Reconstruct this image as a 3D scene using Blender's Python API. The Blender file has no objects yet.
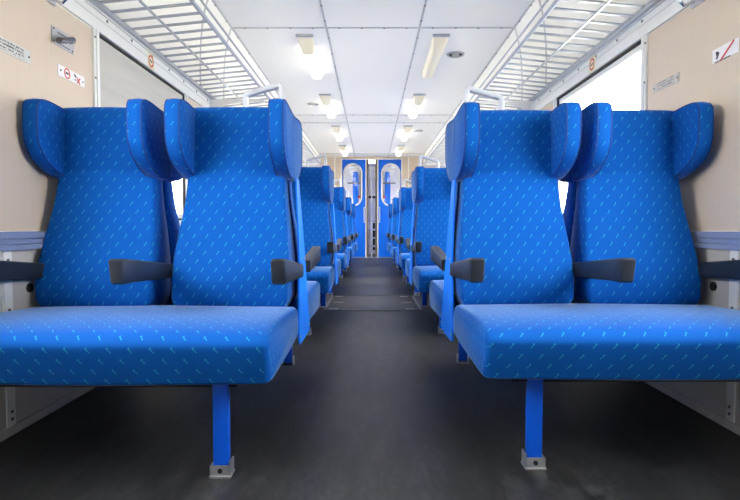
import bpy, bmesh, math, random
from mathutils import Vector, Matrix

sc = bpy.context.scene
random.seed(4)
R = math.radians

# ------------------------------------------------------------------ camera
HC = 0.71                      # lens height above the floor
FPX = 545.0                    # focal length in pixels of the 740 px frame
cam_d = bpy.data.cameras.new('camera')
cam = bpy.data.objects.new('camera', cam_d)
sc.collection.objects.link(cam)
cam.location = (-0.016, 0.0, HC)
cam.rotation_euler = (R(90) - math.atan(22 / FPX), 0, math.atan(1 / FPX))
cam_d.sensor_width = 36.0
cam_d.lens = FPX / 740 * 36.0
cam_d.clip_start = 0.02
sc.camera = cam

# ------------------------------------------------------------------ sky, exposure
world = bpy.data.worlds.new('overcast_sky')
sc.world = world
world.use_nodes = True
bg = world.node_tree.nodes['Background']
bg.inputs['Color'].default_value = (0.98, 0.99, 1.0, 1)
bg.inputs['Strength'].default_value = 9.0
vs = sc.view_settings
vs.view_transform = 'Standard'
vs.look = 'None'
vs.gamma = 1.0
vs.use_curve_mapping = False
vs.exposure = 1.0
sc.cycles.max_bounces = 10
sc.cycles.diffuse_bounces = 7
sc.cycles.transparent_max_bounces = 16
sc.cycles.sample_clamp_indirect = 6.0
sc.cycles.use_denoising = True
LAMP = 2.6                   # strength of the lit tube diffusers

# ------------------------------------------------------------------ helpers
C = sc.collection


def lin(r, g, b):
    f = lambda c: (c / 255 / 12.92) if c / 255 <= 0.04045 else ((c / 255 + 0.055) / 1.055) ** 2.4
    return (f(r), f(g), f(b), 1)


def link(o, parent=None):
    C.objects.link(o)
    if parent is not None:
        o.parent = parent
    return o


def empty(name, loc, parent=None):
    o = bpy.data.objects.new(name, None)
    o.location = loc
    o.empty_display_size = 0.1
    return link(o, parent)


def tag(o, label=None, cat=None, group=None, kind=None):
    if label: o['label'] = label
    if cat: o['category'] = cat
    if group: o['group'] = group
    if kind: o['kind'] = kind
    return o


class MB:
    """collects vertices and faces, builds one mesh object"""
    def __init__(s):
        s.v = []; s.f = []

    def add(s, vs_, fs):
        n = len(s.v)
        s.v += [tuple(p) for p in vs_]
        s.f += [tuple(i + n for i in q) for q in fs]
        return s

    def box(s, x0, x1, y0, y1, z0, z1, bev=0.0):
        x0, x1 = sorted((x0, x1)); y0, y1 = sorted((y0, y1)); z0, z1 = sorted((z0, z1))
        if bev <= 0:
            vs_ = [(x, y, z) for z in (z0, z1) for y in (y0, y1) for x in (x0, x1)]
            return s.add(vs_, [(0, 2, 3, 1), (4, 5, 7, 6), (0, 1, 5, 4), (2, 6, 7, 3), (0, 4, 6, 2), (1, 3, 7, 5)])
        bm = bmesh.new()
        bmesh.ops.create_cube(bm, size=1)
        for v in bm.verts:
            v.co = Vector(((x0 + x1) / 2 + v.co.x * (x1 - x0), (y0 + y1) / 2 + v.co.y * (y1 - y0), (z0 + z1) / 2 + v.co.z * (z1 - z0)))
        bmesh.ops.bevel(bm, geom=bm.edges[:], offset=bev, segments=2, affect='EDGES', profile=0.6)
        bm.verts.index_update()
        s.add([v.co for v in bm.verts], [[v.index for v in f.verts] for f in bm.faces])
        bm.free()
        return s

    def rings(s, rings, cap0=True, cap1=True, close=True):
        n = len(rings[0]); vs_ = [p for r in rings for p in r]; fs = []
        for i in range(len(rings) - 1):
            for j in range(n if close else n - 1):
                k = (j + 1) % n
                fs.append((i * n + j, i * n + k, (i + 1) * n + k, (i + 1) * n + j))
        if cap0: fs.append(tuple(range(n))[::-1])
        if cap1: fs.append(tuple((len(rings) - 1) * n + j for j in range(n)))
        return s.add(vs_, fs)

    def cyl(s, p0, p1, r, n=10, r1=None):
        p0 = Vector(p0); p1 = Vector(p1); d = (p1 - p0).normalized()
        a = d.orthogonal().normalized(); b = d.cross(a)
        r1 = r if r1 is None else r1
        rg = [[p + (a * math.cos(t) + b * math.sin(t)) * rr for t in [2 * math.pi * k / n for k in range(n)]] for p, rr in ((p0, r), (p1, r1))]
        return s.rings(rg)

    def tube(s, pts, r, n=10):
        pts = [Vector(p) for p in pts]
        rg = []; a = None
        for i, p in enumerate(pts):
            t = ((pts[min(i + 1, len(pts) - 1)] - p).normalized() + (p - pts[max(i - 1, 0)]).normalized())
            if t.length < 1e-6: t = pts[1] - pts[0]
            t.normalize()
            a = (a - t * a.dot(t)).normalized() if a is not None else t.orthogonal().normalized()
            b = t.cross(a)
            rg.append([p + (a * math.cos(q) + b * math.sin(q)) * r for q in [2 * math.pi * k / n for k in range(n)]])
        return s.rings(rg)

    def mesh(s, name, mat, smooth=None, uv=None, uflip=False):
        me = bpy.data.meshes.new(name)
        me.from_pydata(s.v, [], s.f)
        bm = bmesh.new(); bm.from_mesh(me)
        bmesh.ops.recalc_face_normals(bm, faces=bm.faces[:])
        bm.to_mesh(me); bm.free()
        if smooth is not None:
            me.shade_smooth(); me.set_sharp_from_angle(angle=R(smooth))
        if uv:
            lay = me.uv_layers.new(name='metres')
            for p in me.polygons:
                n = p.normal; ax = max(range(3), key=lambda k: abs(n[k]))
                for li in p.loop_indices:
                    co = me.vertices[me.loops[li].vertex_index].co
                    u, v = ((co.y, co.z), (co.x, co.z), (co.x, co.y))[ax]
                    lay.data[li].uv = (-u if uflip else u, v)
        for m in (mat if isinstance(mat, (list, tuple)) else [mat]):
            me.materials.append(m)
        return me

    def build(s, name, mat, parent=None, smooth=None, uv=None, uflip=False):
        return link(bpy.data.objects.new(name, s.mesh(name, mat, smooth, uv, uflip)), parent)


def share(name, me, parent, loc=(0, 0, 0), rot=None):
    o = bpy.data.objects.new(name, me); o.location = loc
    if rot: o.rotation_euler = rot
    return link(o, parent)


def copy_tree(o, parent=None):
    c = o.copy(); link(c, parent)
    for ch in list(o.children):
        copy_tree(ch, c)
    return c


def smoothline(pts, per=4, closed=False):
    """Catmull-Rom through points of any dimension"""
    out = []; n = len(pts)
    rng = range(n) if closed else range(n - 1)
    for i in rng:
        g = (lambda k: pts[k % n]) if closed else (lambda k: pts[max(0, min(n - 1, k))])
        p0, p1, p2, p3 = g(i - 1), g(i), g(i + 1), g(i + 2)
        for k in range(per):
            t = k / per
            out.append(tuple(0.5 * ((2 * b) + (-a + c) * t + (2 * a - 5 * b + 4 * c - d) * t * t + (-a + 3 * b - 3 * c + d) * t ** 3)
                             for a, b, c, d in zip(p0, p1, p2, p3)))
    if not closed: out.append(tuple(pts[-1]))
    return out


def inset_profile(pts, d):
    """move a closed 2-D outline towards its inside by d"""
    n = len(pts); area = sum(pts[i][0] * pts[(i + 1) % n][1] - pts[(i + 1) % n][0] * pts[i][1] for i in range(n))
    sgn = 1 if area > 0 else -1; out = []
    for i in range(n):
        a = Vector(pts[i - 1]); b = Vector(pts[i]); c = Vector(pts[(i + 1) % n])
        t = (c - a)
        if t.length < 1e-9: out.append(pts[i]); continue
        t.normalize()
        out.append((b.x - sgn * t.y * d, b.y + sgn * t.x * d))
    return out


# ------------------------------------------------------------------ materials
def new_mat(name):
    m = bpy.data.materials.new(name); m.use_nodes = True
    return m, m.node_tree, m.node_tree.nodes, m.node_tree.nodes['Principled BSDF']


def mat(name, col, rough=0.5, metal=0.0, noise=0.0, scale=(20, 20, 20), bump=0.0, spec=0.5, emit=None, estr=0.0, rvar=0.0):
    m, nt, N, p = new_mat(name)
    p.inputs['Base Color'].default_value = col
    p.inputs['Roughness'].default_value = rough
    p.inputs['Metallic'].default_value = metal
    p.inputs['Specular IOR Level'].default_value = spec
    if emit:
        p.inputs['Emission Color'].default_value = emit
        p.inputs['Emission Strength'].default_value = estr
    if noise or bump or rvar:
        tc = N.new('ShaderNodeTexCoord'); mp = N.new('ShaderNodeMapping'); nz = N.new('ShaderNodeTexNoise')
        mp.inputs['Scale'].default_value = scale
        nz.inputs['Scale'].default_value = 1.0; nz.inputs['Detail'].default_value = 5.0
        nt.links.new(tc.outputs['Object'], mp.inputs[0]); nt.links.new(mp.outputs[0], nz.inputs['Vector'])
        if noise:
            mx = N.new('ShaderNodeMix'); mx.data_type = 'RGBA'
            mx.inputs[6].default_value = tuple(c * (1 - noise) for c in col[:3]) + (1,)
            mx.inputs[7].default_value = tuple(min(1, c * (1 + noise)) for c in col[:3]) + (1,)
            nt.links.new(nz.outputs['Fac'], mx.inputs[0]); nt.links.new(mx.outputs[2], p.inputs['Base Color'])
        if rvar:
            mr = N.new('ShaderNodeMapRange')
            mr.inputs[1].default_value = 0.3; mr.inputs[2].default_value = 0.7
            mr.inputs[3].default_value = rough - rvar; mr.inputs[4].default_value = rough + rvar
            nt.links.new(nz.outputs['Fac'], mr.inputs[0]); nt.links.new(mr.outputs[0], p.inputs['Roughness'])
        if bump:
            bp = N.new('ShaderNodeBump'); bp.inputs['Strength'].default_value = bump; bp.inputs['Distance'].default_value = 0.002
            nt.links.new(nz.outputs['Fac'], bp.inputs['Height']); nt.links.new(bp.outputs[0], p.inputs['Normal'])
    return m


def fabric(name, base, dash):
    m, nt, N, p = new_mat(name)
    L = nt.links.new

    def M(op, a, b=None, c=None):
        n = N.new('ShaderNodeMath'); n.operation = op
        for i, v in enumerate((a, b, c)):
            if v is None: continue
            if isinstance(v, (int, float)): n.inputs[i].default_value = v
            else: L(v, n.inputs[i])
        return n.outputs[0]
    uv = N.new('ShaderNodeUVMap'); uv.uv_map = 'metres'
    sp = N.new('ShaderNodeSeparateXYZ'); L(uv.outputs[0], sp.inputs[0])
    U, V = 0.0488, 0.0302
    v = M('DIVIDE', sp.outputs['Y'], V)
    row = M('FLOOR', v)
    u = M('ADD', M('DIVIDE', sp.outputs['X'], U), M('MULTIPLY', row, 0.47))
    fu = M('MULTIPLY', M('SUBTRACT', M('FRACT', u), 0.5), U)
    fv = M('MULTIPLY', M('SUBTRACT', M('FRACT', v), 0.5), V)
    ca, sa = math.cos(R(52)), math.sin(R(52))
    a = M('ADD', M('MULTIPLY', fu, ca), M('MULTIPLY', fv, sa))
    b = M('SUBTRACT', M('MULTIPLY', fv, ca), M('MULTIPLY', fu, sa))
    # a short dash with a small hook at its upper end
    m1 = M('MULTIPLY', M('LESS_THAN', M('ABSOLUTE', a), 0.0075), M('LESS_THAN', M('ABSOLUTE', b), 0.0013))
    m2 = M('MULTIPLY', M('LESS_THAN', M('ABSOLUTE', M('SUBTRACT', a, 0.0065)), 0.0016), M('LESS_THAN', M('ABSOLUTE', M('SUBTRACT', b, 0.0012)), 0.0026))
    msk = M('MAXIMUM', m1, m2)
    tc = N.new('ShaderNodeTexCoord')
    nz = N.new('ShaderNodeTexNoise'); nz.inputs['Scale'].default_value = 900; nz.inputs['Detail'].default_value = 2
    L(tc.outputs['Object'], nz.inputs['Vector'])
    n2 = N.new('ShaderNodeTexNoise'); n2.inputs['Scale'].default_value = 7; n2.inputs['Detail'].default_value = 4
    L(tc.outputs['Object'], n2.inputs['Vector'])
    mx0 = N.new('ShaderNodeMix'); mx0.data_type = 'RGBA'
    mx0.inputs[6].default_value = tuple(c * 0.86 for c in base[:3]) + (1,)
    mx0.inputs[7].default_value = tuple(c * 1.12 for c in base[:3]) + (1,)
    L(n2.outputs['Fac'], mx0.inputs[0])
    mx = N.new('ShaderNodeMix'); mx.data_type = 'RGBA'
    mx.inputs[7].default_value = dash
    L(M('MULTIPLY', msk, 0.45), mx.inputs[0]); L(mx0.outputs[2], mx.inputs[6])
    L(mx.outputs[2], p.inputs['Base Color'])
    p.inputs['Roughness'].default_value = 0.85
    p.inputs['Specular IOR Level'].default_value = 0.12
    p.inputs['Sheen Weight'].default_value = 0.75
    p.inputs['Sheen Roughness'].default_value = 0.25
    p.inputs['Sheen Tint'].default_value = (0.5, 0.72, 1, 1)
    bp = N.new('ShaderNodeBump'); bp.inputs['Strength'].default_value = 0.25; bp.inputs['Distance'].default_value = 0.001
    L(nz.outputs['Fac'], bp.inputs['Height']); L(bp.outputs[0], p.inputs['Normal'])
    return m


def glass(name, tint=(1, 1, 1, 1), gloss=0.06):
    m, nt, N, p = new_mat(name); N.remove(p)
    t = N.new('ShaderNodeBsdfTransparent'); t.inputs[0].default_value = tint
    g = N.new('ShaderNodeBsdfGlossy'); g.inputs['Roughness'].default_value = 0.02
    lw_ = N.new('ShaderNodeLayerWeight')          # facing term, the same from both faces of the pane
    pw = N.new('ShaderNodeMath'); pw.operation = 'POWER'; pw.inputs[1].default_value = 5.0
    ml = N.new('ShaderNodeMath'); ml.operation = 'MULTIPLY_ADD'; ml.inputs[1].default_value = 0.9; ml.inputs[2].default_value = 0.04
    nt.links.new(lw_.outputs['Facing'], pw.inputs[0]); nt.links.new(pw.outputs[0], ml.inputs[0])
    lw_.inputs['Blend'].default_value = 0.5
    mx = N.new('ShaderNodeMixShader'); nt.links.new(ml.outputs[0], mx.inputs[0])
    nt.links.new(t.outputs[0], mx.inputs[1]); nt.links.new(g.outputs[0], mx.inputs[2])
    nt.links.new(mx.outputs[0], N['Material Output'].inputs[0])
    return m


def print_mat(name, paper, ink, period=0.011, cell=0.006):
    """rows of small dark strokes, like fine print seen from afar"""
    m, nt, N, p = new_mat(name); L = nt.links.new
    tc = N.new('ShaderNodeTexCoord'); sp = N.new('ShaderNodeSeparateXYZ'); L(tc.outputs['Object'], sp.inputs[0])

    def M(op, a, b=None):
        n = N.new('ShaderNodeMath'); n.operation = op
        for i, v in enumerate((a, b)):
            if v is None: continue
            if isinstance(v, (int, float)): n.inputs[i].default_value = v
            else: L(v, n.inputs[i])
        return n.outputs[0]
    rows = M('LESS_THAN', M('FRACT', M('DIVIDE', sp.outputs['Z'], period)), 0.62)
    nz = N.new('ShaderNodeTexNoise'); nz.inputs['Scale'].default_value = 1 / cell; nz.inputs['Detail'].default_value = 2
    L(tc.outputs['Object'], nz.inputs['Vector'])
    ink_m = M('MULTIPLY', rows, M('GREATER_THAN', nz.outputs['Fac'], 0.46))
    # print stays inside the plate's margins
    ink_m = M('MULTIPLY', ink_m, M('LESS_THAN', M('ABSOLUTE', sp.outputs['Y']), 0.066))
    ink_m = M('MULTIPLY', ink_m, M('LESS_THAN', M('ABSOLUTE', sp.outputs['Z']), 0.0175))
    mx = N.new('ShaderNodeMix'); mx.data_type = 'RGBA'
    mx.inputs[6].default_value = paper; mx.inputs[7].default_value = ink
    L(ink_m, mx.inputs[0]); L(mx.outputs[2], p.inputs['Base Color'])
    p.inputs['Roughness'].default_value = 0.4; p.inputs['Metallic'].default_value = 0.2
    return m


def floor_mat():
    m, nt, N, p = new_mat('dark_linoleum'); L = nt.links.new
    tc = N.new('ShaderNodeTexCoord')

    def noise(scale, vec_scale, detail=6):
        mp = N.new('ShaderNodeMapping'); mp.inputs['Scale'].default_value = vec_scale
        nz = N.new('ShaderNodeTexNoise'); nz.inputs['Scale'].default_value = scale; nz.inputs['Detail'].default_value = detail
        L(tc.outputs['Object'], mp.inputs[0]); L(mp.outputs[0], nz.inputs['Vector'])
        return nz.outputs['Fac']
    n1 = noise(3.0, (1, 0.6, 1)); n2 = noise(60, (1, 0.35, 1), 8)
    mp = N.new('ShaderNodeMapping'); mp.inputs['Scale'].default_value = (16, 1.0, 1); mp.inputs['Rotation'].default_value = (0, 0, R(20))
    sn = N.new('ShaderNodeTexNoise'); sn.inputs['Scale'].default_value = 3.0; sn.inputs['Detail'].default_value = 4
    L(tc.outputs['Object'], mp.inputs[0]); L(mp.outputs[0], sn.inputs['Vector'])

    def ramp(src, a, b, c0, c1):
        r = N.new('ShaderNodeValToRGB'); r.color_ramp.elements[0].position = a; r.color_ramp.elements[1].position = b
        r.color_ramp.elements[0].color = c0; r.color_ramp.elements[1].color = c1
        L(src, r.inputs[0]); return r.outputs[0]
    n3 = noise(9.0, (2.2, 0.5, 1), 8)
    streak = ramp(n3, 0.38, 0.66, (0.7, 0.7, 0.7, 1), (1.3, 1.3, 1.33, 1))
    base = ramp(n1, 0.3, 0.7, lin(33, 35, 37), lin(52, 52, 51))
    grain = ramp(n2, 0.36, 0.68, (0.5, 0.5, 0.5, 1), (1.6, 1.6, 1.62, 1))
    scr = ramp(sn.outputs['Fac'], 0.64, 0.70, (1, 1, 1, 1), (0.45, 0.45, 0.45, 1))
    m1 = N.new('ShaderNodeMix'); m1.data_type = 'RGBA'; m1.blend_type = 'MULTIPLY'; m1.inputs[0].default_value = 1
    L(base, m1.inputs[6]); L(grain, m1.inputs[7])
    m2 = N.new('ShaderNodeMix'); m2.data_type = 'RGBA'; m2.blend_type = 'MULTIPLY'; m2.inputs[0].default_value = 0.6
    L(m1.outputs[2], m2.inputs[6]); L(scr, m2.inputs[7])
    m3 = N.new('ShaderNodeMix'); m3.data_type = 'RGBA'; m3.blend_type = 'MULTIPLY'; m3.inputs[0].default_value = 1
    L(m2.outputs[2], m3.inputs[6]); L(streak, m3.inputs[7])
    L(m3.outputs[2], p.inputs['Base Color'])
    p.inputs['Specular IOR Level'].default_value = 0.35
    rr = N.new('ShaderNodeMapRange'); rr.inputs[3].default_value = 0.32; rr.inputs[4].default_value = 0.58
    L(n2, rr.inputs[0]); L(rr.outputs[0], p.inputs['Roughness'])
    bp = N.new('ShaderNodeBump'); bp.inputs['Strength'].default_value = 0.35; bp.inputs['Distance'].default_value = 0.002
    L(n2, bp.inputs['Height']); L(bp.outputs[0], p.inputs['Normal'])
    return m


F_BLUE = fabric('blue_moquette', lin(6, 82, 164), lin(58, 182, 200))
M_PIPE = mat('dark_blue_piping', lin(2, 56, 130), 0.8, noise=0.1, scale=(90, 90, 90))
M_BLUEPAINT = mat('blue_painted_steel', lin(4, 122, 236), 0.45, spec=0.3, noise=0.06, scale=(12, 12, 12))
M_LEGBLUE = mat('dark_blue_leg_paint', lin(2, 84, 206), 0.4, spec=0.3, noise=0.1, scale=(30, 30, 8))
M_DOORBLUE = mat('blue_door_paint', lin(0, 100, 218), 0.4, spec=0.3, noise=0.03, scale=(3, 3, 3))
M_ARM = mat('dark_armrest_plastic', lin(34, 39, 46), 0.42, noise=0.12, scale=(160, 160, 160), bump=0.25)
M_STEEL = mat('brushed_steel', lin(190, 192, 196), 0.35, 0.85, noise=0.1, scale=(60, 60, 60))
M_CHROME = mat('chrome', lin(215, 216, 220), 0.15, 1.0)
M_LEVER = mat('worn_dark_chrome', lin(128, 126, 128), 0.22, 1.0)
M_DARK = mat('black_rubber', lin(20, 21, 24), 0.6)
M_DARKFRAME = mat('dark_seat_frame', lin(24, 28, 40), 0.5)
M_BEIGE = mat('beige_laminate', lin(208, 191, 172), 0.45, noise=0.045, scale=(70, 70, 2.0), rvar=0.05)
M_LOWER = mat('pale_grey_laminate', lin(196, 192, 186), 0.5, noise=0.05, scale=(70, 70, 2.5))
M_CREAM = mat('cream_wall_paint', lin(250, 248, 240), 0.5, noise=0.02, scale=(5, 5, 5))
M_TRIM = mat('light_grey_aluminium', lin(236, 236, 232), 0.38, 0.0, noise=0.03, scale=(4, 4, 40))
M_RAIL = mat('blue_grey_wall_rail', lin(142, 154, 182), 0.4, 0.2, noise=0.06, scale=(60, 2, 60))
M_CEIL = mat('white_ceiling_panel', lin(242, 241, 238), 0.4, noise=0.012, scale=(1.5, 1.5, 1.5))
M_JOINT = mat('ceiling_joint_strip', lin(200, 201, 202), 0.4, 0.2)
M_RIVET = mat('dull_screw', lin(120, 112, 104), 0.4, 0.7)
M_RACK = mat('rack_aluminium', lin(176, 180, 188), 0.35, 0.75)
M_WHITEPAINT = mat('white_painted_tube', lin(190, 193, 200), 0.35)
M_HOUSING = mat('cream_lamp_housing', lin(240, 230, 205), 0.45)
M_LIT = mat('lit_diffuser', lin(255, 248, 230), 0.4, emit=(1.0, 0.93, 0.78, 1), estr=LAMP)
M_UNLIT = mat('unlit_diffuser', lin(236, 228, 205), 0.35)
M_BLIND = mat('grey_roller_blind', lin(190, 187, 178), 0.7, noise=0.16, scale=(3, 1.5, 22))
M_PAPER = mat('white_sign', lin(232, 230, 230), 0.4)
M_STICKER = mat('pale_yellow_sticker', lin(232, 224, 190), 0.5)
M_RED = mat('red_print', lin(205, 52, 50), 0.5)
M_BLACK = mat('black_print', lin(40, 40, 44), 0.5)
M_PLATE = print_mat('engraved_text_plate', lin(205, 204, 196), lin(88, 92, 96))
M_PLATE2 = print_mat('worn_text_plate', lin(188, 182, 178), lin(128, 124, 124))
M_GLASS = glass('window_glass')
M_FLOOR = floor_mat()
M_HATCH = mat('hatch_linoleum', lin(88, 91, 94), 0.42, noise=0.15, scale=(30, 30, 30), bump=0.2)
M_HATCHRIM = mat('hatch_metal_strip', lin(120, 118, 114), 0.4, 0.6, noise=0.2, scale=(40, 40, 40))
M_GROUND = mat('pale_gravel', lin(190, 188, 180), 0.9, noise=0.2, scale=(2, 2, 2))
M_DOORWHITE = mat('white_door_trim', lin(226, 222, 212), 0.4)
M_DOOREDGE = mat('brown_grey_door_edge', lin(98, 88, 80), 0.5)
M_VENT = mat('vent_metal', lin(188, 188, 186), 0.4, 0.3)

# ------------------------------------------------------------------ main measures
WX = 1.255                    # half width of the carriage
YB, YE = -0.9, 12.95          # rear end and bulkhead
ZC = 2.39                     # ceiling
PITCH = 2.06                  # seat bay, window and rack pitch
YM = 2.17                     # centre line of the first back-to-back pair, left
DYR = 0.055                   # the right-hand side stands a little further on
WIN = {-1: (2.50, 3.645), 1: (2.585, 3.76)}
WZ0, WZ1 = 0.76, 1.595

# ------------------------------------------------------------------ outside ground
g = MB().box(-60, 60, -60, 80, -1.25, -1.2).build('ground', M_GROUND)
tag(g, kind='structure')

# ------------------------------------------------------------------ floor
fl = tag(MB().box(-WX - 0.06, WX + 0.06, YB, 15.2, -0.05, 0.0).build('floor', M_FLOOR), kind='structure')
hatch = MB().box(-0.40, 0.40, 4.68, 5.68, 0.0, 0.0025).build('floor_hatch', M_FLOOR, fl)
for x0, x1, y0, y1 in ((-0.42, 0.42, 4.655, 4.675), (-0.42, 0.42, 5.685, 5.70), (-0.43, -0.405, 4.68, 5.68), (0.405, 0.43, 4.68, 5.68)):
    MB().box(x0, x1, y0, y1, 0.0, 0.005).build('hatch_strip', M_HATCHRIM, fl)
for sx in (-1, 1):
    for y in (4.74, 5.6):
        MB().box(sx * 0.335 - 0.05, sx * 0.335 + 0.03, y - 0.02, y + 0.02, 0.0025, 0.005, ).build('hatch_plate', M_STEEL, hatch)
    MB().cyl((sx * 0.32, 5.13, 0.0025), (sx * 0.32, 5.13, 0.006), 0.055, 16).build('hatch_lock', M_HATCHRIM, hatch)

# ------------------------------------------------------------------ ceiling
ceil = tag(MB().box(-WX - 0.06, WX + 0.06, YB, 15.2, ZC + 0.012, ZC + 0.06).build('ceiling', M_JOINT), kind='structure')
joints = [YB, 0.4, 4.0, 4.63, 8.15, 8.75, 12.35, YE]
CX = 0.39; EX = 1.185
for a, b in zip(joints[:-1], joints[1:]):
    for x0, x1 in ((-EX, -CX), (-CX, CX), (CX, EX)):
        MB().box(x0 + 0.004, x1 - 0.004, a + 0.004, b - 0.004, ZC - 0.004, ZC + 0.012).build('ceiling_panel', M_CEIL, ceil)


def strip_with_rivets(name, x0, x1, y0, y1, z, n, along, parent, mat_=None):
    o = MB().box(x0, x1, y0, y1, z - 0.006, z).build(name, mat_ or M_JOINT, parent)
    m = MB()
    for i in range(n):
        t = (i + 0.5) / n
        p = (x0 + (x1 - x0) * t, (y0 + y1) / 2) if along == 'x' else ((x0 + x1) / 2, y0 + (y1 - y0) * t)
        m.cyl((p[0], p[1], z - 0.006), (p[0], p[1], z - 0.010), 0.008, 6)
    tag(m.build('screw_row', M_RIVET, o), kind='stuff')
    return o


for a, b in zip(joints[:-1], joints[1:]):
    for x in (-CX, CX):
        strip_with_rivets('joint_strip', x - 0.008, x + 0.008, a + 0.016, b - 0.016, ZC - 0.004, max(2, round((b - a) / 0.42)), 'y', ceil)
    for x in (-EX, EX):
        strip_with_rivets('edge_strip', x - 0.014, x + 0.014, a, b, ZC - 0.004, max(2, round((b - a) / 0.42)), 'y', ceil)
for y in joints[1:-1]:
    for x0, x1 in ((-EX, -CX), (-CX, CX), (CX, EX)):
        strip_with_rivets('cross_strip', x0 + 0.016, x1 - 0.016, y - 0.011, y + 0.011, ZC - 0.004, 4, 'x', ceil)
# coves between wall and ceiling
cove_prof = smoothline([(WX, 1.75), (WX - 0.001, 1.95), (WX - 0.012, 2.12), (WX - 0.035, 2.27), (EX, ZC)], 3)
for s in (-1, 1):
    for a, b in zip(joints[:-1], joints[1:]):
        prof = list(cove_prof) + [(x + 0.05, z + 0.02) for x, z in cove_prof[::-1]]
        MB().rings([[(s * x, y, z) for x, z in prof] for y in (a + 0.005, b - 0.005)]).build('cove_panel', M_CREAM, ceil, smooth=40)
    for y in joints[1:-1]:
        prof = [(x - 0.004, z - 0.002) for x, z in cove_prof] + [(x + 0.02, z) for x, z in cove_prof[::-1]]
        MB().rings([[(s * x, yy, z) for x, z in prof] for yy in (y - 0.012, y + 0.012)]).build('cove_strip', M_JOINT, ceil, smooth=40)

# ------------------------------------------------------------------ side walls and windows
wn = [0]


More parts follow.
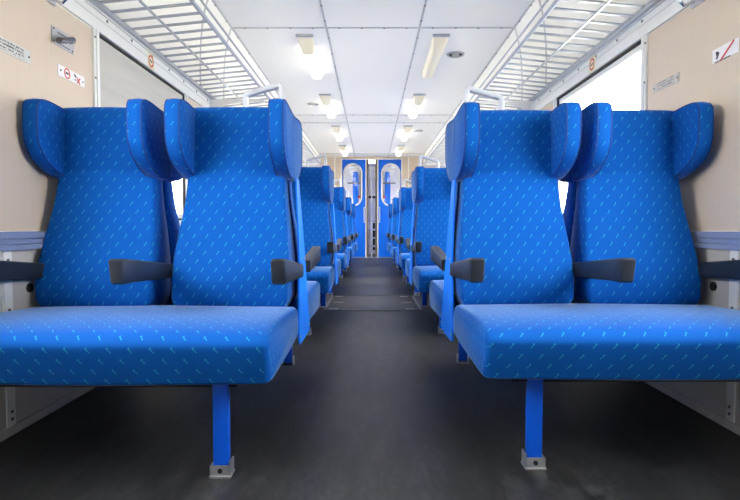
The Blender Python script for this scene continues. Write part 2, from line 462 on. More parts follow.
def side_wall(s):
    """s = -1 left, 1 right"""
    w0, w1 = WIN[s]
    wins = [(w0 + PITCH * k, w1 + PITCH * k) for k in range(-1, 5)]
    vest = (13.2, 14.6)
    holes = wins + [vest]
    X0, X1 = s * (WX + 0.004), s * (WX + 0.06)
    m = MB()
    m.box(X0, X1, YB, 15.2, 0, WZ0)
    m.box(X0, X1, YB, 15.2, WZ1, ZC + 0.02)
    ys = [YB] + [v for h in holes for v in h] + [15.2]
    for i in range(0, len(ys), 2):
        m.box(X0, X1, ys[i], ys[i + 1], WZ0, WZ1)
    wall = tag(m.build('wall_left' if s < 0 else 'wall_right', M_CREAM), kind='structure')
    XI = s * WX
    # beige pier panels between the windows, grey-beige panels under the rail
    piers = [(ys[i], ys[i + 1]) for i in range(0, len(ys), 2)]
    for a, b in piers:
        if b > YE: b = min(b, YE)
        if a > YE or b - a < 0.1: continue
        MB().box(XI, X0 + s * 0.002, a + 0.05, b - 0.05, 0.70, WZ1 - 0.002).build('wall_panel', M_BEIGE, wall)
    low = [YB] + [1.845 + (DYR if s > 0 else 0) + PITCH * k for k in range(-1, 6)]
    low = [y for y in low if y < YE] + [YE]
    for a, b in zip(low[:-1], low[1:]):
        if b - a < 0.1: continue
        MB().box(XI, X0 + s * 0.002, a + 0.003, b - 0.003, 0.03, 0.632).build('lower_panel', M_LOWER, wall)
    for y in low[1:-1]:
        st = MB().box(XI - s * 0.006, XI + s * 0.004, y - 0.021, y + 0.021, 0.02, 0.632).build('panel_joint_strip', M_TRIM, wall)
        for z in (0.055, 0.08, 0.27, 0.43, 0.6):
            MB().cyl((XI - s * 0.006, y, z), (XI - s * 0.0095, y, z), 0.0055, 8).build('screw', M_RIVET, st)
    # header strip
    hd = MB().box(XI - s * 0.008, XI + s * 0.004, YB, YE, WZ1 + 0.004, 1.684).build('header_strip', M_TRIM, wall)
    mm = MB()
    y = YB + 0.1
    while y < YE:
        mm.cyl((XI - s * 0.008, y, 1.672), (XI - s * 0.011, y, 1.672), 0.007, 6)
        y += 0.26
    tag(mm.build('screw_row', M_RIVET, hd), kind='stuff')
    MB().box(XI - s * 0.0095, XI - s * 0.008, YB, YE, 1.652, 1.655).build('header_groove', M_JOINT, hd)
    # black round caps on the lower wall
    for k in range(0, 5):
        yc = 1.965 + (0.05 if s > 0 else 0) + PITCH * k
        MB().cyl((XI + s * 0.002, yc, 0.494), (XI - s * 0.006, yc, 0.494), 0.017, 16).build('rubber_cap', M_DARK, wall)
    # grooved rail
    m = MB()
    for z0, z1, d in ((0.634, 0.652, 0.030), (0.6535, 0.6715, 0.026), (0.673, 0.697, 0.030)):
        m.box(XI - s * d, XI + s * 0.004, YB, YE, z0, z1, 0.003)
    m.box(XI - s * 0.02, XI + s * 0.004, YB, YE, 0.64, 0.69)
    tag(m.build('trim_1' if s < 0 else 'trim_2', M_RAIL), kind='structure')
    tag(MB().box(XI - s * 0.010, XI + s * 0.004, YB, YE, 0.0, 0.03).build('baseboard_left' if s < 0 else 'baseboard_right', M_LOWER), kind='structure')
    # windows
    for k, (a, b) in enumerate(holes):
        wn[0] += 1
        w = tag(empty('window_%d' % wn[0], (XI, (a + b) / 2, WZ0)), kind='structure')
        hy = (b - a) / 2; hz = WZ1 - WZ0
        for q in (-1, 1):
            p0 = MB().box(s * -0.010, s * 0.004, q * hy - q * 0.0, q * hy + q * 0.05, -0.06, hz + 0.002)
            p0.box(s * -0.016, s * -0.010, q * hy + q * 0.016, q * hy + q * 0.034, -0.06, hz + 0.002)
            po = p0.build('frame_post', M_TRIM, w)
            for z in (0.08, 0.35, 0.62, 0.80):
                MB().cyl((s * -0.010, q * (hy + 0.042), z), (s * -0.013, q * (hy + 0.042), z), 0.005, 6).build('screw', M_RIVET, po)
        MB().box(s * -0.012, s * 0.03, -hy, hy, -0.06, 0.0).build('window_sill', M_TRIM, w)
        # gasket and inner sash
        gk = MB()
        t = 0.012
        gk.box(s * -0.002, s * 0.03, -hy, hy, hz - t, hz); gk.box(s * -0.002, s * 0.03, -hy, hy, 0, t)
        gk.box(s * -0.002, s * 0.03, -hy, -hy + t, t, hz - t); gk.box(s * -0.002, s * 0.03, hy - t, hy, t, hz - t)
        gk.build('gasket', M_DARK, w)
        t2 = 0.042
        sh = MB()
        sh.box(s * 0.010, s * 0.04, -hy + t, hy - t, hz - t2, hz - t); sh.box(s * 0.010, s * 0.04, -hy + t, hy - t, t, t2)
        sh.box(s * 0.010, s * 0.04, -hy + t, -hy + 0.03, t2, hz - t2); sh.box(s * 0.010, s * 0.04, hy - 0.03, hy - t, t2, hz - t2)
        sh.build('sash', M_TRIM, w)
        MB().box(s * 0.024, s * 0.030, -hy + 0.028, hy - 0.028, t2 - 0.002, hz - t2 + 0.002).build('pane', M_GLASS, w)
        if s < 0 and k == 1:
            bl = MB().box(s * 0.004, s * 0.008, -hy + 0.014, hy - 0.014, 0.36, hz - 0.014).build('roller_blind', M_BLIND, w)
            MB().box(s * 0.001, s * 0.012, -hy + 0.014, hy - 0.014, 0.345, 0.36).build('blind_bar', M_TRIM, bl)
    return wall


wall_l = side_wall(-1)
wall_r = side_wall(1)

# unseen rear end wall, set close behind the camera to cut light from behind
tag(MB().box(-WX - 0.06, WX + 0.06, YB - 0.05, YB, -0.05, ZC + 0.06).build('wall_back', M_CREAM), kind='structure')

# ------------------------------------------------------------------ bulkhead, doors, vestibule
m = MB()
DO = 0.70
m.box(-WX, -DO - 0.03, YE, YE + 0.05, 0, ZC); m.box(DO + 0.03, WX, YE, YE + 0.05, 0, ZC); m.box(-DO - 0.03, DO + 0.03, YE, YE + 0.05, 2.345, ZC)
wf = tag(m.build('wall_front', M_BEIGE), kind='structure')
for s in (-1, 1):
    MB().box(s * (DO + 0.03), s * DO, YE - 0.012, YE + 0.05, 0.0, 2.345).build('door_jamb', M_DOORWHITE, wf)
    MB().box(s * 0.86, s * 0.88, YE - 0.006, YE, 0.0, ZC).build('joint_strip', M_TRIM, wf)
MB().box(-DO - 0.03, DO + 0.03, YE - 0.03, YE + 0.06, 0.0, 0.018).build('door_threshold', M_STEEL, wf)


def oval(cx, cz, hw, hz, n=12):
    pts = []
    for k in range(n + 1):
        t = math.pi * k / n
        pts.append((cx + hw * math.cos(t), cz + hz - hw + hw * math.sin(t)))
    for k in range(n + 1):
        t = math.pi + math.pi * k / n
        pts.append((cx + hw * math.cos(t), cz - hz + hw + hw * math.sin(t)))
    return pts


def leaf(n, x0, x1, edge):
    z0, z1 = 0.02, 2.335; y0, y1 = YE + 0.06, YE + 0.095
    cx = (x0 + x1) / 2 + edge * -0.035; cz = 0.71 + 1.03
    cz = 1.735; hw, hz = 0.215, 0.50
    ov = oval(cx, cz, hw, hz)
    out = []
    for (x, z) in ov:
        dx, dz = x - cx, z - cz
        k = 1e9
        if dx > 1e-9: k = min(k, (x1 - cx) / dx)
        if dx < -1e-9: k = min(k, (x0 - cx) / dx)
        if dz > 1e-9: k = min(k, (z1 - cz) / dz)
        if dz < -1e-9: k = min(k, (z0 - cz) / dz)
        out.append([cx + dx * k, cz + dz * k])
    # snap the nearest outline point onto each corner
    for c in ((x0, z0), (x0, z1), (x1, z0), (x1, z1)):
        j = min(range(len(out)), key=lambda i: (out[i][0] - c[0]) ** 2 + (out[i][1] - c[1]) ** 2)
        out[j] = list(c)
    d = tag(empty('door_%d' % n, ((x0 + x1) / 2, y0, 0)), kind='structure')
    ox = (x0 + x1) / 2
    L = lambda pts, y: [(x - ox, y - y0, z) for x, z in pts]
    m = MB(); N = len(ov)
    rg = [L(ov, y0), L(out, y0), L(out, y1), L(ov, y1), L(ov, y0)]
    m.rings(rg, cap0=False, cap1=False)
    m.build('door_leaf', M_DOORBLUE, d)
    fr = oval(cx, cz, hw + 0.012, hz + 0.012); fi = oval(cx, cz, hw - 0.022, hz - 0.022)
    MB().rings([L(fr, y0 - 0.001), L(fr, y0 - 0.012), L(fi, y0 - 0.010), L(fi, y1), L(fr, y1 + 0.008), L(fr, y1 + 0.001)], cap0=False, cap1=False).build('window_frame', M_DOORWHITE, d)
    MB().rings([L(fi, y0 + 0.012), L(fi, y0 + 0.018)]).build('pane', M_GLASS, d)
    xe = x1 if edge > 0 else x0
    MB().box(xe - ox, xe - edge * 0.022 - ox, -0.006, 0.04, z0, z1).build('white_edge', M_DOORWHITE, d)
    MB().box(xe - ox + edge * 0.001, xe + edge * 0.05 - ox, 0.0, 0.034, z0, z1).build('rubber_edge', M_DOOREDGE, d)
    h = MB()
    hx = xe - edge * 0.055 - ox
    h.tube([(hx + edge * 0.04, -0.006, 1.20), (hx, -0.02, 1.20), (hx, -0.05, 1.19), (hx, -0.05, 0.86), (hx, -0.02, 0.85), (hx + edge * 0.04, -0.006, 0.85)], 0.012, 8)
    h.build('door_handle', M_WHITEPAINT, d, smooth=50)
    return d


leaf(1, -0.70, -0.125, 1)
leaf(2, 0.135, 0.70, -1)
# vestibule behind the doors
ve = tag(MB().box(-WX - 0.06, WX + 0.06, 15.15, 15.2, 0, ZC + 0.02).build('wall_vestibule', M_CREAM), kind='structure')
for s in (-1, 1):
    cab = MB().box(s * 0.36, s * 0.50, 14.5, 15.15, 0, 2.2, 0.01).build('vestibule_post', M_DOORBLUE, ve)
    MB().box(s * 0.52, s * 1.2, 14.7, 15.15, 0, 0.98, 0.01).build('vestibule_cabinet', M_DOORBLUE, ve)
MB().box(-0.62, -0.28, 14.35, 14.5, 1.0, 1.32, 0.01).build('white_box', M_WHITEPAINT, ve)
MB().box(0.62, 0.9, 14.4, 14.55, 1.0, 1.32, 0.01).build('white_box', M_WHITEPAINT, ve)
for s in (-1, 1):
    MB().cyl((s * 0.33, 14.5, 1.53), (s * 0.33, 14.46, 1.53), 0.035, 12).build('red_handle', M_RED, ve)
gd = MB().box(-0.22, 0.22, 15.10, 15.15, 0.02, 2.1).build('gangway_door', M_DOORWHITE, ve)
MB().box(-0.012, 0.012, 13.02, 13.04, 0.0, 2.2).build('vestibule_pole', M_WHITEPAINT, ve)
for z in (0.25, 0.45, 0.65, 0.86):
    MB().box(-0.1, 0.1, 13.24, 13.27, z, z + 0.04).build('rung', M_WHITEPAINT, ve)
for x in (-0.1, 0.1):
    MB().box(x - 0.015, x + 0.015, 13.24, 13.27, 0.0, 1.0).build('rung_post', M_WHITEPAINT, ve)
vl = MB().box(-0.5, 0.5, 13.7, 13.85, ZC - 0.05, ZC + 0.012, 0.01).build('vestibule_fill_lamp', M_LIT, ve)  # added fill lamp, brightens the vestibule behind the door windows
MB().box(-0.12, 0.14, 13.1, 13.13, 1.42, 1.48).build('black_latch', M_DARK, ve)
MB().box(0.03, 0.10, 15.06, 15.1, 0.1, 0.85).build('door_vent', M_DARK, ve)
for s in (-1, 1):
    MB().box(s * 0.26, s * 0.30, 14.2, 14.24, 0.0, 2.3).build('vestibule_upright', M_DOOREDGE, ve)
    MB().box(s * 0.30, s * 0.62, 14.2, 14.24, 1.86, 1.89).build('vestibule_rail', M_DOOREDGE, ve)

# ------------------------------------------------------------------ seats
CA, CW = 0.528, {-1: 1.022, 1: 1.0}        # centres of the aisle and window backrests
BX = 0.77                     # centre of a double seat


def backrest_mesh(s):
    lv = [(0.400, .176, -.185, .014), (0.410, .192, -.200, .014), (0.45, .209, -.216, .016), (0.52, .212, -.211, .016), (0.60, .211, -.186, .016), (0.70, .202, -.150, .016),
          (0.80, .190, -.119, .016), (0.88, .185, -.101, .016), (0.915, .184, -.096, .016), (0.925, .1835, -.0925, .016), (0.935, .184, -.0945, .016), (1.00, .186, -.088, .016), (1.08, .188, -.082, .016),
          (1.13, .188, -.078, .016), (1.156, .185, -.071, .016), (1.170, .18, -.060, .014), (1.175, .168, -.046, .012)]
    rings = []
    for z, w, yf, r in lv:
        yb = -0.004 if z < 1.15 else -0.004 - (z - 1.15) * 0.5
        ring = []
        N = 14
        cr = 0.020 if 0.41 < z < 1.15 else 0.010
        for k in range(N + 1):                      # front from -w to w
            t = -1 + 2 * k / N
            x = t * (w - r)
            ring.append((x, yf - cr * (1 - (x / w) ** 2)))
        y0 = ring[-1][1]
        for k in range(1, 5):                       # rounded corner
            a = math.pi / 2 * k / 4
            ring.append((w - r + r * math.sin(a), y0 + r * (1 - math.cos(a))))
        ring.append((w, (y0 + r + yb) / 2 if yb > y0 + r else y0 + r * 1.05))
        ring.append((w, max(yb - 0.01, y0 + r * 1.1))); ring.append((w - 0.01, max(yb, y0 + r * 1.15)))
        ring.append((-w + 0.01, max(yb, y0 + r * 1.15))); ring.append((-w, max(yb - 0.01, y0 + r * 1.1)))
        ring.append((-w, (y0 + r + yb) / 2 if yb > y0 + r else y0 + r * 1.05))
        for k in range(4, 0, -1):
            a = math.pi / 2 * k / 4
            ring.append((-w + r - r * math.sin(a), y0 + r * (1 - math.cos(a))))
        rings.append([(x, y, z) for x, y in ring])
    return MB().rings(rings).mesh('backrest', F_BLUE, smooth=50, uv=True)


def wing_mesh():
    pr = [(-.262, 1.09), (-.258, 1.138), (-.235, 1.163), (-.18, 1.168), (-.10, 1.162), (-.03, 1.156), (-.003, 1.15), (-.003, 1.0), (-.003, .912),
          (-.04, .900), (-.10, .906), (-.165, .928), (-.22, .962), (-.252, 1.005), (-.261, 1.045)]
    pr = smoothline(pr, 3, closed=True)
    xs = [(-.026, .0075), (-.0245, .0030), (-.021, .0005), (-.012, -.0015), (0, -.0025), (.012, -.0015), (.021, .0005), (.0245, .0030), (.026, .0075)]
    rings = []
    for x, d in xs:
        q = [(min(y, -.003) if y > -.02 else y, z) for y, z in inset_profile(pr, d)]
        q = [(-.003 if a[0] > -.012 else b[0], b[1]) for a, b in zip(pr, q)]
        rings.append([(x, y, z) for y, z in q])
    return MB().rings(rings).mesh('wing', F_BLUE, smooth=60, uv=True)


def wing_piping_mesh():
    pr = [(-.262, 1.09), (-.258, 1.138), (-.235, 1.163), (-.18, 1.168), (-.10, 1.162), (-.03, 1.156)]
    low = [(-.04, .900), (-.10, .906), (-.165, .928), (-.22, .962), (-.252, 1.005), (-.261, 1.045)]
    path = smoothline(low + pr, 3)
    n = len(path); m = MB()
    full = inset_profile(path + [(0, 1.1), (0, .95)], .0025)[:n]
    for x in (-.0245, .0245):
        m.tube([(x, y, z) for y, z in full], .0028, 6)
    return m.mesh('wing_piping', M_PIPE, smooth=60)


def cushion_mesh(s, xa):
    pr = [(-.13, .335), (-.14, .39), (-.18, .422), (-.35, .434), (-.50, .439), (-.61, .438), (-.69, .431), (-.732, .420), (-.750, .402), (-.747, .380), (-.732, .340), (-.715, .303), (-.698, .284),
          (-.60, .281), (-.40, .286), (-.25, .292), (-.15, .302)]
    pr = smoothline(pr, 3, closed=True)
    x0, x1 = xa - BX, 1.238 - BX
    xs = [(x0, .016), (x0 + .003, .009), (x0 + .008, .004), (x0 + .018, .001), (x0 + .05, 0)]
    K = 14
    xs += [(x0 + .05 + (x1 - x0 - .1) * k / K, -0.004 * math.sin(math.pi * k / K)) for k in range(1, K)]
    xs += [(x1 - .05, 0), (x1 - .018, .001), (x1 - .008, .004), (x1 - .003, .009), (x1, .016)]
    rings = [[(s * x, y, z) for y, z in inset_profile(pr, d)] for x, d in xs]
    mb = MB().rings(rings)
    me = mb.mesh('seat_cushion', F_BLUE, smooth=60, uv=True, uflip=(s < 0))
    # arc-length mapping over the top and front
    n = len(pr); arc = [0]
    for i in range(1, n): arc.append(arc[-1] + (Vector(pr[i]) - Vector(pr[i - 1])).length)
    lay = me.uv_layers[0]; nr = len(xs)
    for p in me.polygons:
        if abs(p.normal.x) > 0.8: continue
        if len(p.vertices) != 4: continue
        idx = [me.loops[li].vertex_index % n for li in p.loop_indices]
        wrap = max(idx) - min(idx) > n // 2
        for li in p.loop_indices:
            vi = me.loops[li].vertex_index
            j = vi % n
            v = arc[j] if not (wrap and j == 0) else arc[-1] + 0.01
            lay.data[li].uv = (me.vertices[vi].co.x * (-1 if s < 0 else 1) * 0.87, -v * 0.92)
    return me


def armrest_mesh():
    pr = [(-.572, .612), (-.560, .619), (-.52, .616), (-.12, .574), (-.12, .524), (-.50, .542), (-.548, .541), (-.560, .548)]
    rings = []
    for x, d in ((-.021, .006), (-.0185, .0015), (-.016, 0), (.016, 0), (.0185, .0015), (.021, .006)):
        rings.append([(x, y, z) for y, z in inset_profile(pr, d)])
    return MB().rings(rings).mesh('armrest', M_ARM, smooth=40)


ME_WING = wing_mesh(); ME_PIPE = wing_piping_mesh(); ME_ARM = armrest_mesh()
ME_BACK = backrest_mesh(1)
ME_SCREW = MB().cyl((0, 0, 0), (0.0035, 0, 0), 0.007, 8).mesh('screw', M_STEEL)


def make_seat(s, facing):
    """double seat on side s; built facing -Y, its origin below the pair's centre line"""
    root = empty('double_seat', (s * BX, 0, 0))
    X = lambda a: s * (a - BX)
    side = s if facing else -s     # the turned-round copy stands on the other side
    LX, AX = (0.445, 0.291) if side < 0 else (0.468, 0.310)
    share('seat_cushion', cushion_mesh(s, 0.288 if side < 0 else 0.300), root)
    for cx in (CA, CW[side]):
        b = share('backrest', ME_BACK, root, (X(cx), 0, 0))
        for q in (-1, 1):
            share('headrest_wing', ME_WING, b, (q * 0.181, 0, 0))
            share('wing_piping', ME_PIPE, b, (q * 0.181, 0, 0))
    for ax in (AX, 0.770, 1.222):
        share('armrest', ME_ARM, root, (X(ax), 0, 0))
    # leg with its steel shoe
    lg = MB().box(X(LX) - .0225, X(LX) + .0225, -.640, -.615, 0.012, 0.30, .004).build('leg', M_LEGBLUE, root, smooth=40)
    sh = MB()
    lx = X(LX)
    sh.box(lx - .030, lx + .030, -.648, -.642, 0.0, .034, .0015)
    sh.box(lx - .031, lx + .031, -.654, -.600, 0.0, .006, .0015)
    for q in (-1, 1):
        z = .034 if q * s > 0 else .046
        sh.box(lx + q * .025, lx + q * .030, -.648, -.606, 0.0, z, .0015)
    shoe = sh.build('leg_shoe', M_STEEL, lg, smooth=40)
    MB().cyl((lx, -.648, .020), (lx, -.651, .020), .007, 10).build('bolt', M_DARK, lg)
    fr = MB().box(X(0.40), X(1.235), -.630, -.600, .255, .285, .003)
    fr.box(X(0.40), X(1.235), -.250, -.215, .250, .292, .003)
    fr.box(X(0.40), X(0.43), -.60, -.24, .258, .284, .002)
    fr.build('seat_frame', M_DARKFRAME, root)
    # painted end panel, one half to each of the two seats that stand back to back
    if True:
        pr = [(-.160, .295), (-.150, .274), (-.0008, .270), (-.0008, .905), (-.034, .905), (-.085, .60)]
        lean = lambda z: (0.281 if side < 0 else 0.293) + max(0, (z - 0.45)) * 0.055
        rg = []
        for d in (0.0, 0.006):
            rg.append([(X(lean(z) + d), y, z) for y, z in pr])
        pn = MB().rings(rg).build('end_panel', M_BLUEPAINT, root, smooth=30)
        # raised fold along the panel
        for y, z in ((-.14, .30), (-.05, .585)):
            share('screw', ME_SCREW, pn, (X(lean(z)), y, z), (0, 0, math.pi if s > 0 else 0))
    if facing:
        # white grab handle over the aisle backrest
        pts = [(0.505, 1.140), (0.505, 1.218), (0.500, 1.228), (0.490, 1.232), (0.385, 1.262), (0.372, 1.264), (0.366, 1.253), (0.362, 1.14)]
        m = MB(); rings = []
        P = [Vector((X(a), -0.022, z)) for a, z in pts]
        for i, p in enumerate(P):
            t = ((P[min(i + 1, len(P) - 1)] - p).normalized() + (p - P[max(i - 1, 0)]).normalized()).normalized()
            nrm = Vector((0, 1, 0)); b = t.cross(nrm).normalized()
            rr = []
            for k in range(12):
                q = 2 * math.pi * k / 12
                rr.append(p + nrm * (0.018 * math.copysign(abs(math.cos(q)) ** 0.6, math.cos(q))) + b * (0.0105 * math.copysign(abs(math.sin(q)) ** 0.6, math.sin(q))))
            rings.append(rr)
        m.rings(rings).build('grab_handle', M_WHITEPAINT, root, smooth=50)
    return root


protoF = {s: make_seat(s, True) for s in (-1, 1)}
protoA = {s: make_seat(s, False) for s in (-1, 1)}
ordn = ['nearest', 'second', 'third', 'fourth', 'last']
usedF, usedA = set(), set()


def get(proto, used, s):
    if s not in used:
        used.add(s); return proto[s]
    return copy_tree(proto[s])


near_txt = {-1: 'large blue double seat facing the camera at the left front',
            1: 'large blue double seat facing the camera at the right front'}
for k in range(5):
    for s, side in ((-1, 'left'), (1, 'right')):
        y = YM + PITCH * k + (DYR if s > 0 else 0)
        o = get(protoF, usedF, s); o.location = (s * BX, y, 0)
        lab = near_txt[s] if k == 0 else 'blue double seat facing the camera, %s from the front, %s of aisle' % (ordn[k], side)
        tag(o, lab, 'train seat', 'double seats facing the camera')
        # a right-hand seat turned round stands on the left and the other way about
        o = get(protoA, usedA, -s); o.location = (s * BX, y, 0); o.rotation_euler = (0, 0, math.pi)
        tag(o, 'blue double seat turned away, right behind the %s camera-facing seat, %s of aisle' % (ordn[k], side), 'train seat', 'double seats facing the far doors')

# ------------------------------------------------------------------ luggage racks
ME_SLAT = {}
RZ0, RZ1 = 1.702, 1.735
XO, XN = 1.225, 0.832


def rack(s, k):
    y0 = YM + PITCH * k + (DYR if s > 0 else 0) + 0.006; y1 = y0 + PITCH - 0.012
    yc = (y0 + y1) / 2; h = (y1 - y0) / 2
    root = empty('luggage_rack', (s * XO, yc, RZ0))
    X = lambda a: s * (a - XO)
    if s not in ME_SLAT:
        m = MB(); n = [(XO, RZ0), (XN + 0.004, RZ1 + 0.006)]
        rg = [[(X(a) + dx, dy, z - RZ0 + dz) for dx, dy, dz in ((0, -.008, -.004), (0, .008, -.004), (0, .008, .004), (0, -.008, .004))] for a, z in n]
        ME_SLAT[s] = m.rings(rg).mesh('slat', M_RACK)
    MB().box(X(XO + 0.012), X(XO - 0.012), -h, h, -.012, .010, .004).build('wall_rail', M_RACK, root, smooth=40)
    MB().box(X(XO + 0.025), X(XO + 0.012), -h, h, -.018, .004).build('rail_flange', M_TRIM, root)
    MB().cyl((X(XN), -h, RZ1 - RZ0 + .01), (X(XN), h, RZ1 - RZ0 + .01), .0105, 10).build('front_rail', M_RACK, root, smooth=50)
    MB().cyl((X(XN - 0.01), -h, RZ1 - RZ0 + .055), (X(XN - 0.01), h, RZ1 - RZ0 + .055), .006, 8).build('lip_rail', M_RACK, root, smooth=50)
    MB().box(X(1.036), X(1.026), -h, h, .001, .009).build('middle_bar', M_RACK, root)
    n = 19
    for i in range(n):
        share('slat', ME_SLAT[s], root, (0, -h + (i + 0.5) * 2 * h / n, 0.002))
    # bracket at the far end, an arm with a curved gusset on a wall foot
    b = MB()
    b.box(X(XO + 0.02), X(XN), h - .020, h - .002, -.030, -.008)
    b.box(X(XO + 0.025), X(XO - 0.005), h - .030, h - .001, -.16, -.008, .003)
    arc = [(XO - 0.005, -.15), (XO - 0.03, -.095), (XO - 0.09, -.055), (XO - 0.20, -.031)]
    arc = smoothline(arc, 4)
    ring = [(X(a), z) for a, z in arc] + [(X(XO - 0.2), -.029), (X(XO - 0.005), -.029)]
    b.rings([[(x, yy, z) for x, z in ring] for yy in (h - .016, h - .006)])
    b.build('bracket', M_TRIM, root)
    return root


ln = ['nearest', 'second', 'third', 'fourth', 'farthest']
for s, side in ((-1, 'left'), (1, 'right')):
    for k in range(5):
        tag(rack(s, k), 'aluminium slatted luggage rack high on the %s wall, %s section from the camera' % (side, ln[k]), 'luggage rack', 'luggage racks')

# ------------------------------------------------------------------ ceiling lights and vents


def lamp(s, y, lit, label):
    x = s * 0.592
    root = empty('ceiling_light', (x, y, ZC - 0.004))
    tag(root, label, 'lamp', 'tube lights on the ceiling')
    MB().box(-.072, .072, 0, 1.22, -.010, 0, .002).build('base_plate', M_TRIM, root)
    MB().box(-.075, .075, -.012, .014, -.022, 0, .003).build('end_cap', M_STEEL, root)

    def sect(yy, w, h):
        pts = [(-w, -.010), (-w, -.010 - h * .45), (-w * .8, -.010 - h * .85), (-w * .45, -.010 - h), (w * .45, -.010 - h), (w * .8, -.010 - h * .85), (w, -.010 - h * .45), (w, -.010)]
        return [(a, yy, z) for a, z in pts]
    MB().rings([sect(.014, .068, .012), sect(.10, .066, .035), sect(.24, .06, .068), sect(.30, .058, .074)]).build('housing', M_HOUSING, root, smooth=40)
    MB().rings([sect(.302, .057, .074), sect(1.08, .057, .074), sect(1.16, .052, .062), sect(1.20, .038, .034)]).build('diffuser', M_LIT if lit else M_UNLIT, root, smooth=40)
    return root


lw = ['first', 'second', 'third', 'fourth']
for k in range(4):
    y = 4.79 + 2.10 * k
    lamp(-1, y, True, 'lit tube ceiling light left of the aisle, %s from the camera' % lw[k])
    lamp(1, y, k != 0, 'unlit cream ceiling light, nearest on the right, beside the round vent' if k == 0 else 'lit tube ceiling light right of the aisle, %s from the camera' % lw[k])


def vent(x, y, label):
    root = tag(empty('ceiling_vent', (x, y, ZC - 0.004)), label, 'vent', 'round ceiling vents')
    n = 24
    ring = lambda r, z: [(r * math.cos(2 * math.pi * k / n), r * math.sin(2 * math.pi * k / n), z) for k in range(n)]
    MB().rings([ring(.086, 0), ring(.084, -.012), ring(.074, -.015), ring(.070, -.003)], cap0=True, cap1=False).build('vent_ring', M_VENT, root, smooth=40)
    MB().rings([ring(.070, -.0005), ring(.070, -.002)]).build('vent_throat', M_DARK, root)
    MB().rings([ring(.034, -.002), ring(.036, -.012), ring(.016, -.016)]).build('vent_disc', M_VENT, root, smooth=40)


vent(0.80, 5.33, 'round white ceiling vent beside the unlit lamp')
vent(0.80, 9.45, 'small distant round vent on the right of the ceiling')
vent(-0.80, 7.42, 'round vent on the left side of the ceiling')

# ------------------------------------------------------------------ plates, signs, hooks on the walls


def plate(name, s, y0, y1, z0, z1, mat_, label, cat, t=0.003, off=0.0):
    root = empty(name, (s * (WX - off), (y0 + y1) / 2, (z0 + z1) / 2))
    tag(root, label, cat)
    hy, hz = (y1 - y0) / 2, (z1 - z0) / 2
    MB().box(-s * t, 0, -hy, hy, -hz, hz, 0.0008).build('plate', mat_, root)
    return root


def wscrew(root, s, y, z, t=0.003, r=0.004):
    MB().cyl((-s * t, y, z), (-s * (t + .002), y, z), r, 8).build('screw', M_RIVET, root)


def band(root, s, name, pts, w, mat_, t=0.0032, th=0.0012):
    """flat printed stroke along (y, z) points"""
    m = MB()
    for a, b in zip(pts[:-1], pts[1:]):
        a = Vector(a); b = Vector(b); d = (b - a).normalized(); n = Vector((-d.y, d.x)) * w / 2
        q = [a - n, b - n, b + n, a + n]
        m.rings([[(-s * tt, p.x, p.y) for p in q] for tt in (t, t + th)])
    return m.build(name, mat_, root)


def circle(root, s, name, y, z, r, w, mat_, t=0.0032):
    pts = [(y + r * math.cos(2 * math.pi * k / 24), z + r * math.sin(2 * math.pi * k / 24)) for k in range(25)]
    return band(root, s, name, pts, w, mat_, t)


p = plate('text_plate', -1, 1.795, 2.005, 1.303, 1.350, M_PLATE, 'pale metal text plate on the left wall, at the picture edge', 'plate')
wscrew(p, -1, .093, 0); wscrew(p, -1, -.093, 0)
p = plate('text_plate', 1, 2.275, 2.48, 1.312, 1.353, M_PLATE2, 'worn grey text plate on the right wall beside the window post', 'plate')
wscrew(p, 1, .093, 0); wscrew(p, 1, -.093, 0)

p = plate('bottle_opener', -1, 2.14, 2.295, 1.430, 1.497, M_STEEL, 'steel plate with a chrome lever on the left wall', 'wall fitting', 0.004)
for y in (-.066, .066):
    for z in (-.024, .024): wscrew(p, -1, y, z, .004, .0045)
m = MB().tube([(.004, .045, .010), (.02, .043, .012), (.028, .025, .010), (.030, -.03, -.012), (.034, -.085, -.030)], .012, 10)
m.build('lever', M_LEVER, p, smooth=50)
band(p, -1, 'engraved_line', [(-.04, .018), (.05, .018)], .003, M_BLACK, .004)
band(p, -1, 'engraved_line', [(-.05, -.024), (.045, -.024)], .003, M_BLACK, .004)

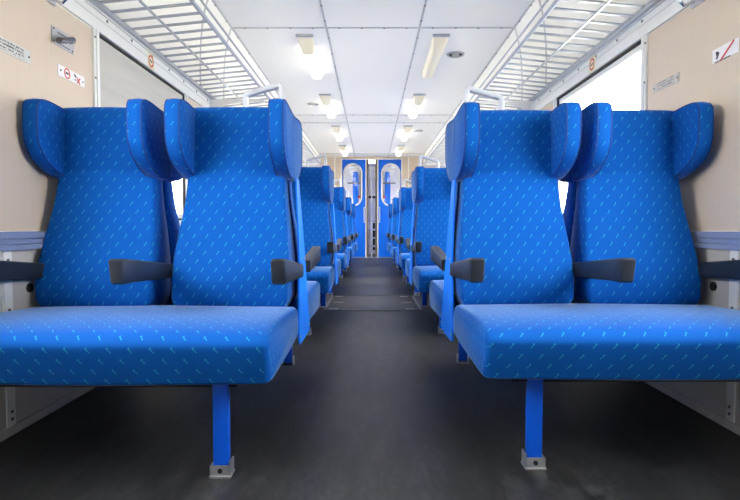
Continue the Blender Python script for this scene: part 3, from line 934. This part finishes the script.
p = plate('no_smoking_sign', -1, 2.178, 2.376, 1.314, 1.359, M_PAPER, 'white enamel sign with red circle and red cross on left wall', 'sign', 0.003)
wscrew(p, -1, -.082, .002, r=.0045); wscrew(p, -1, .084, -.002, r=.0035)
circle(p, -1, 'red_ring', -.036, .001, .0185, .005, M_RED)
band(p, -1, 'black_pictogram', [(-.046, .002), (-.026, .001)], .008, M_BLACK)
band(p, -1, 'black_pictogram', [(.018, .013), (.030, .004)], .008, M_BLACK)
band(p, -1, 'black_pictogram', [(.020, -.008), (.032, -.009)], .004, M_BLACK)
band(p, -1, 'red_cross', [(.036, .006), (.060, -.018)], .0055, M_RED)
band(p, -1, 'red_cross', [(.036, -.018), (.060, .006)], .0055, M_RED, .0045)

p = plate('warning_sign', 1, 1.91, 2.055, 1.317, 1.368, M_PAPER, 'white sign with a red diagonal stripe on the right wall', 'sign', 0.003)
band(p, 1, 'red_stripe', [(-.050, .025), (.022, -.025)], .007, M_RED)
band(p, 1, 'black_pictogram', [(.050, .010), (.034, .006), (.046, -.014)], .008, M_BLACK)
band(p, 1, 'black_pictogram', [(.042, .006), (.036, -.003)], .012, M_BLACK, .0045)
band(p, 1, 'dark_edge', [(-.03, -.0245), (.055, -.0245)], .003, M_BLACK)

for s, y, z, side in ((-1, 3.08, 1.640, 'left'), (1, 3.15, 1.642, 'right')):
    p = plate('no_smoking_sticker', s, y - .042, y + .042, z - .041, z + .041, M_STICKER, 'small yellowed no smoking sticker with red ring above the %s window' % side, 'sticker', 0.001, 0.0096)
    circle(p, s, 'red_ring', 0, 0, .029, .0085, M_RED, .0012)
    band(p, s, 'black_pictogram', [(-.012, .004), (.012, -.004)], .009, M_BLACK, .0012)


def hook(s, y, label):
    root = tag(empty('coat_hook', (s * WX, y, 1.590)), label, 'hook', 'coat hooks')
    MB().box(-s * .011, 0, -.062, .062, -.016, .016, .002).build('hook_plate', M_STEEL, root)
    for q in (-.035, .035):
        MB().tube([(-s * .010, q, .004), (-s * .03, q, -.004), (-s * .05, q, -.012), (-s * .062, q, .0), (-s * .064, q, .018)], .0065, 8).build('hook_prong', M_CHROME, root, smooth=50)
    for q in (0, ):
        MB().cyl((-s * .011, q, 0), (-s * .014, q, 0), .006, 8).build('screw', M_RIVET, root)


hook(-1, 2.10, 'chrome coat hook at the top of the left wall, cut by the frame')
hook(1, 2.13, 'chrome double coat hook at the top of the right wall')
